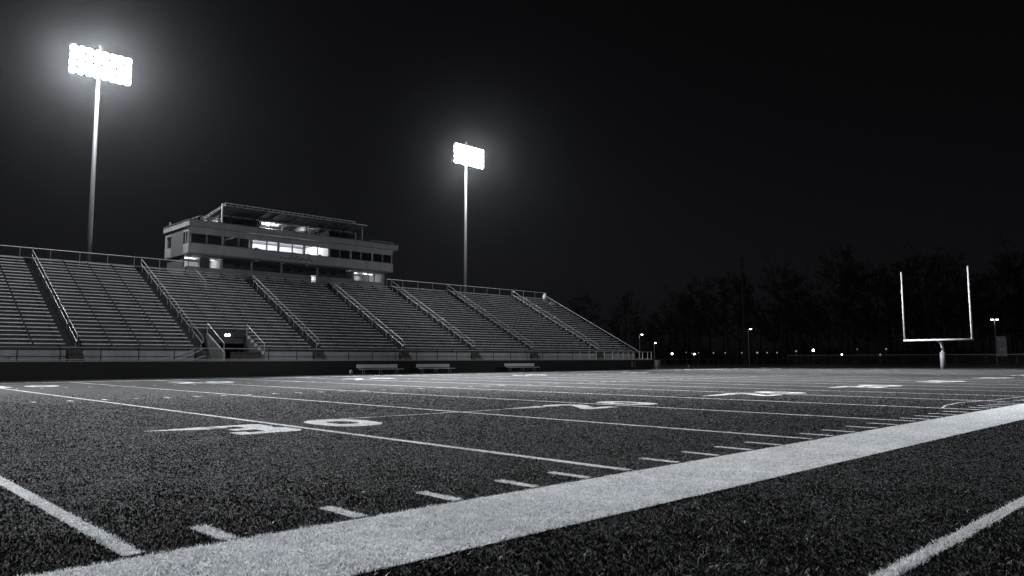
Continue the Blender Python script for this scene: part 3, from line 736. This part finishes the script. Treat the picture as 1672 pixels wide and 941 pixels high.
def sbox(c, w, h, t, off):
    c = Vector((120.9, 27.3, c[1])) + side*c[0] + dirn*off; mb = MB(); p = []
    for q in (0, t):
        for (su, sv) in ((-1, -1), (1, -1), (1, 1), (-1, 1)): p.append(c+dirn*q+side*su*w/2+Vector((0, 0, sv*h/2)))
    mb.v = [tuple(v) for v in p]; mb.f = [(3, 2, 1, 0), (4, 5, 6, 7), (0, 1, 5, 4), (1, 2, 6, 5), (2, 3, 7, 6), (3, 0, 4, 7)]; return mb
sbox((0, 2.85), 1.15, 2.75, .1, 0).build('board', M['grey'], s)
MB().tube([(120.95, 27.31, -.03), (120.95, 27.31, 4.1)], .07, 8).build('post', M['dark'], s)
mk = MB()
for (u_, z, w_, h_) in ((-.28, 2.55, .3, .07), (.28, 2.55, .3, .07), (-.2, 2.42, .08, .2), (.1, 2.42, .08, .2), (.3, 2.3, .3, .07), (-.12, 2.3, .16, .07), (-.3, 3.8, .25, .16), (.3, 3.8, .25, .16), (-.4, 1.65, .16, .14), (.35, 1.65, .26, .1)):
    q = sbox((u_, z), w_, h_, .01, .105); n = len(mk.v); mk.v += q.v; mk.f += [tuple(i+n for i in f) for f in q.f]
mk.build('sign_marking', M['ltgrey'], s)

def street_lamp(x, y, z, label, arm=.5, double=False, m='lamp', power=0, r=.06, lens=.22):
    t = empty('street_lamp', (x, y, 0), label, 'street lamp', 'street lamps beyond the fence')
    MB().tube([(x, y, -.03), (x, y, z+.02)], [r*1.3, r], 8).build('pole', M['grey'], t)
    for sgn in ((-1, 1) if double else (1,)):
        dx = ri*arm*sgn
        MB().tube([(x, y, z), (x+dx.x*.5, y+dx.y*.5, z+.1), (x+dx.x, y+dx.y, z+.08)], .04, 6).build('arm', M['grey'], t)
        hd = MB().lathe([(-.03, .02), (0, lens*1.1), (.12, lens*.7), (.16, .03)], (x+dx.x, y+dx.y, z), (0, 0, 1), 10).build('lamp_head', M['dark'], t)
        MB().lathe([(-.16, .02), (-.12, lens*.7), (-.02, lens), (-.005, lens)], (x+dx.x, y+dx.y, z), (0, 0, 1), 10).build('lamp_lens', M[m], hd)
    if power: point((x, y, z-.35), power, .15, 'street_light')
street_lamp(120.95, 88.7, 6.05, 'street lamp just right of the sloping end rail of the bleachers', .5, power=60)
street_lamp(122.6, 86.4, 4.35, 'lower street lamp above the pale bin, second beyond the bleachers', .25, lens=.16)
street_lamp(132, 71.3, 6.9, 'tall street lamp beside the dark mast in front of the trees', .45, power=60)
street_lamp(146.1, 33.8, 7.75, 'double headed street lamp right of the goal post', .42, double=True, power=60)
def path_lamp(px_dir, dist, z, label, m='dimlamp', size=.16, power=0, group='small lamps in the car park'):
    dv = fw*F_PX + ri2*(px_dir-836); dv = Vector((dv.x, dv.y, 0)).normalized()*dist
    t = empty('path_lamp', (dv.x, dv.y, 0), label, 'lamp', group)
    MB().tube([(dv.x, dv.y, -.03), (dv.x, dv.y, z-size)], .05, 6).build('post', M['dark'], t)
    MB().lathe([(-size, .02), (-size*.5, size*.85), (0, size), (size*.5, size*.8), (size, .02)], (dv.x, dv.y, z), (0, 0, 1), 10).build('globe', M[m], t, True)
    if power: point((dv.x, dv.y, z+.5), power, .15, 'path_light')
path_lamp(1095, 150, 2.2, 'bright small lamp over the fence right of the bleachers end', 'lamp', .2)
path_lamp(1131, 121, 1.95, 'small lamp standing right at the corner of the fence', 'lamp', .13)
path_lamp(1324, 150, 2.75, 'brightest low lamp in front of the wood', 'lamp', .22, 60)
for x in (1162, 1181, 1208, 1233, 1249, 1265): path_lamp(x, 152, 2.35, 'tiny lamp in the even row left of the brightest low lamp', size=.13 if x != 1233 else .19, group='row of tiny lamps')
path_lamp(1296, 150, 2.6, 'tiny lamp next to the brightest low lamp on its left', size=.16)
path_lamp(1370, 146, 1.9, 'low lamp just above the fence right of the brightest low lamp', size=.13, m='lamp')
path_lamp(1395, 152, 2.9, 'faint lamp high above the fence left of the goal post', size=.1)
path_lamp(1432, 146, 1.85, 'lamp just above the fence close left of the goal post', size=.18)
path_lamp(1442, 152, 2.9, 'small lamp floating just left of the goal post crossbar', size=.14)
for x, z in ((1118, 2.5), (1127, 2.3), (1138, 2.4)): path_lamp(x, 156, z, 'faint tiny lamp in the cluster above the fence corner', size=.09, group='cluster of faint lamps')
um = empty('utility_pole', (126.5, 69.2, 0), 'tall dark utility pole with short crossarms before the trees', 'utility pole')
MB().tube([(126.5, 69.2, -.03), (126.5, 69.2, 20.4)], [.3, .16], 8).build('pole', M['bark'], um)
for z in (19.6, 18.4): MB().box(125.7, 127.3, 69.15, 69.25, z, z+.14).build('crossarm', M['bark'], um)

# ------------------------------------------------------------------ trees
def bare_tree(seed, H, spread, droop=.0, trunk_frac=.42, conifer=False):
    r = random.Random(seed); trunk = MB(); crown = MB()
    top = Vector((r.uniform(-.5, .5), r.uniform(-.5, .5), H*(.9 if conifer else .72)))
    P = [Vector((0, 0, -.1)), Vector((top.x*.2+r.uniform(-.15, .15), top.y*.3, H*.25)), Vector((top.x*.6, top.y*.6, H*.5)), top]
    trunk.tube(P, [.32*H/20, .24*H/20, .16*H/20, .05], 8)
    def tk(f):
        f = f*3; i = min(int(f), 2); return P[i].lerp(P[i+1], f-i)
    def grow(p, d, L, rad, lev):
        q = p + d*L*.5 + Vector((r.uniform(-.05, .05), r.uniform(-.05, .05), .02))*L; e = p + d*L + Vector((r.uniform(-.1, .1), r.uniform(-.1, .1), r.uniform(0, .14)-droop))*L
        crown.tube([p, q, e], [rad, rad*.8, rad*.55], 4 if lev < 2 else 3, cap=False)
        if lev >= (3 if conifer else 4): return
        for k in range((3, 4, 3, 4)[lev] if not conifer else 4):
            f = r.uniform(.35, 1); s = p.lerp(q, f*2) if f < .5 else q.lerp(e, f*2-1)
            nd = (d + Vector((r.gauss(0, .55), r.gauss(0, .55), r.gauss(.12, .35)))).normalized()
            grow(s, nd, L*r.uniform(.5, .75), max(rad*.6, .026), lev+1)
    n = 34 if conifer else 18
    for k in range(n):
        f = trunk_frac + (1-trunk_frac)*(k+.5)/n; a = k*2.4+r.uniform(-.4, .4)
        if conifer: d = Vector((math.cos(a), math.sin(a), r.uniform(-.15, .1))); L = spread*(1.05-f)*1.6
        else: el = .3+1.0*(f-trunk_frac)/(1-trunk_frac); d = Vector((math.cos(a)*math.cos(el), math.sin(a)*math.cos(el), math.sin(el))); L = spread*r.uniform(.75, 1.05)
        grow(tk(min(f, .999)), d.normalized(), L, .07*H/20*(1.15-f), 0 if not conifer else 1)
    return trunk.mesh('trunk'), crown.mesh('crown')
def mk_tree(seed, H, spread, **k):
    a, b = bare_tree(seed, H, spread, **k); a.materials.append(M['bark']); b.materials.append(M['bark'])
    return a, b
protos = [mk_tree(1, 20, 3.6), mk_tree(2, 20, 3.0, trunk_frac=.5), mk_tree(3, 20, 4.2, trunk_frac=.36), mk_tree(4, 20, 2.6, trunk_frac=.55), mk_tree(6, 20, 4.6, conifer=True, trunk_frac=.2, droop=.05)]
def ang(px): 
    dv = fw*F_PX + ri2*(px-836); return Vector((dv.x, dv.y, 0)).normalized()
# (pixel column, distance, top row in the photo, kind, label)
trees = [(955, 170, 488, 2, 'rounded bare tree showing just above the bleachers side rail'), (1020, 175, 484, 0, 'round bare tree above the foot of the sloping side rail'), (1068, 165, 508, 3, 'small bare tree behind the lower street lamp'),
 (1105, 172, 484, 2, 'broad bare tree right of the lower street lamp'), (1140, 180, 464, 0, 'tall bare tree between the street lamps'), (1185, 176, 452, 1, 'bare tree just left of the dark mast'),
 (1212, 186, 446, 3, 'bare tree directly behind the dark mast'), (1275, 165, 443, 2, 'broad domed bare tree right of the tall street lamp'), (1305, 184, 452, 1, 'slim bare tree above the brightest low lamp'),
 (1368, 168, 412, 0, 'tallest bare tree, left of the goal post'), (1392, 180, 430, 3, 'slender bare tree right of the tallest tree'), (1433, 170, 436, 1, 'bare tree with pale trunk close left of the goal post'),
 (1450, 190, 408, 4, 'conifer rising above the left goal upright'), (1475, 182, 428, 1, 'bare tree straight behind the left goal upright'), (1515, 172, 424, 2, 'broad bare tree framed between the goal uprights, left half'), (1552, 178, 428, 0, 'bare tree framed between the goal uprights, right half'),
 (1598, 185, 446, 3, 'bare tree just right of the right goal upright'), (1635, 168, 426, 1, 'bare tree above the double headed street lamp'), (1668, 176, 420, 2, 'bare tree at the right edge of the photo'), (1705, 178, 425, 0, 'bare tree beyond the right edge of the photo'),
 (1345, 160, 540, 4, 'low evergreen under the tallest bare tree')]
for k, (px, dist, yt, kind, lab) in enumerate(trees):
    p = ang(px)*dist; H = 1.2+(587-yt)/F_PX*dist*math.cos(math.atan((px-836)/F_PX)); sc = H/20.
    if kind != 4: sc = H/19.
    t = empty('bare_tree' if kind != 4 else 'conifer', (p.x, p.y, 0), lab, 'tree', 'trees of the dark wood')
    t.rotation_euler = (0, 0, k*1.7); t.scale = (sc*1.12, sc*1.12, sc)
    for me in protos[kind]:
        o = bpy.data.objects.new(me.name, me); C.objects.link(o); o.parent = t
# the dark wood behind them, one mass
allv, allf, off = [], [], 0
r2 = random.Random(5)
for k in range(46):
    px = 900+k*19+r2.uniform(-9, 9); p = ang(px)*r2.uniform(196, 240); me = protos[r2.choice((0, 1, 2, 3, 2, 0))]
    sc = r2.uniform(.62, .95)*(.75 if px < 1080 else 1.); a = r2.uniform(0, 6.28); ca, sa = math.cos(a), math.sin(a)
    for mm in me:
        co = np.empty(len(mm.vertices)*3, np.float32); mm.vertices.foreach_get('co', co); co = co.reshape(-1, 3)*sc
        q = np.stack([co[:,0]*ca-co[:,1]*sa+p.x, co[:,0]*sa+co[:,1]*ca+p.y, co[:,2]], 1); allv.append(q)
        for f in mm.polygons: allf.append([i+off for i in f.vertices])
        off += len(co)
me = bpy.data.meshes.new('far_wood'); me.from_pydata(np.concatenate(allv).tolist(), [], allf); me.materials.append(M['bark'])
o = bpy.data.objects.new('far_wood', me); C.objects.link(o); tag(o, 'dark mass of the wood far behind the end fence', 'wood', kind='stuff')
# undergrowth that closes the foot of the wood
bx = MB(); r3 = random.Random(9)
def undergrowth(n):
    for k in range(n):
        px = r3.uniform(880, 1760); p = ang(px)*r3.uniform(186, 215); h = r3.uniform(1.0, 6.5)*(.6+.4*math.sin(px*.03))
        c = Vector((p.x+r3.uniform(-1, 1), p.y+r3.uniform(-1, 1), abs(h)*r3.random()**.7)); s = r3.uniform(.25, .8)
        u = Vector((r3.gauss(0, 1), r3.gauss(0, 1), r3.gauss(0, 1))).normalized(); w = u.orthogonal().normalized()
        bx.quad(tuple(c-u*s), tuple(c+w*s*.5), tuple(c+u*s), tuple(c-w*s*.5))
undergrowth(9000)
tag(bx.build('undergrowth', M['bark']), 'dark undergrowth at the foot of the wood', 'undergrowth', kind='stuff')

# ------------------------------------------------------------------ night sky, moon-weak sun, haze
W = bpy.data.worlds.new('World'); S.world = W; W.use_nodes = True; nt = W.node_tree
bg = nt.nodes['Background']; sky = nt.nodes.new('ShaderNodeTexSky'); sky.sky_type = 'NISHITA'; sky.sun_disc = False
sky.sun_elevation = math.radians(4); sky.sun_rotation = math.radians(200); sky.altitude = 100
bw = nt.nodes.new('ShaderNodeRGBToBW'); nt.links.new(sky.outputs[0], bw.inputs[0])
mx = nt.nodes.new('ShaderNodeMix'); mx.data_type = 'RGBA'; mx.blend_type = 'MULTIPLY'; mx.inputs[0].default_value = 1; mx.inputs[7].default_value = (.93, .96, 1.1, 1)
nt.links.new(bw.outputs[0], mx.inputs[6]); nt.links.new(mx.outputs[2], bg.inputs[0]); bg.inputs[1].default_value = .0018
hz = MB().box(-345, 465, -345, 465, -1.1, 46).build('haze', M['black'])
hm = bpy.data.materials.new('night_haze'); hm.use_nodes = True; nt = hm.node_tree; nt.nodes.clear()
ou = nt.nodes.new('ShaderNodeOutputMaterial'); pv = nt.nodes.new('ShaderNodeVolumePrincipled')
pv.inputs['Color'].default_value = (.93, .96, 1, 1); pv.inputs['Density'].default_value = .000017; pv.inputs['Anisotropy'].default_value = .94
nt.links.new(pv.outputs[0], ou.inputs['Volume']); hz.data.materials.clear(); hz.data.materials.append(hm)
tag(hz, 'thin night haze over the whole stadium', 'haze', kind='stuff')

# ------------------------------------------------------------------ render settings
S.view_settings.view_transform = 'Standard'; S.view_settings.look = 'None'; S.view_settings.exposure = 0; S.view_settings.gamma = 1
S.view_settings.use_curve_mapping = False
cy = S.cycles
cy.max_bounces = 5; cy.diffuse_bounces = 3; cy.glossy_bounces = 2; cy.transparent_max_bounces = 12; cy.volume_bounces = 0
cy.sample_clamp_indirect = 4; cy.use_denoising = True; cy.caustics_reflective = False; cy.caustics_refractive = False
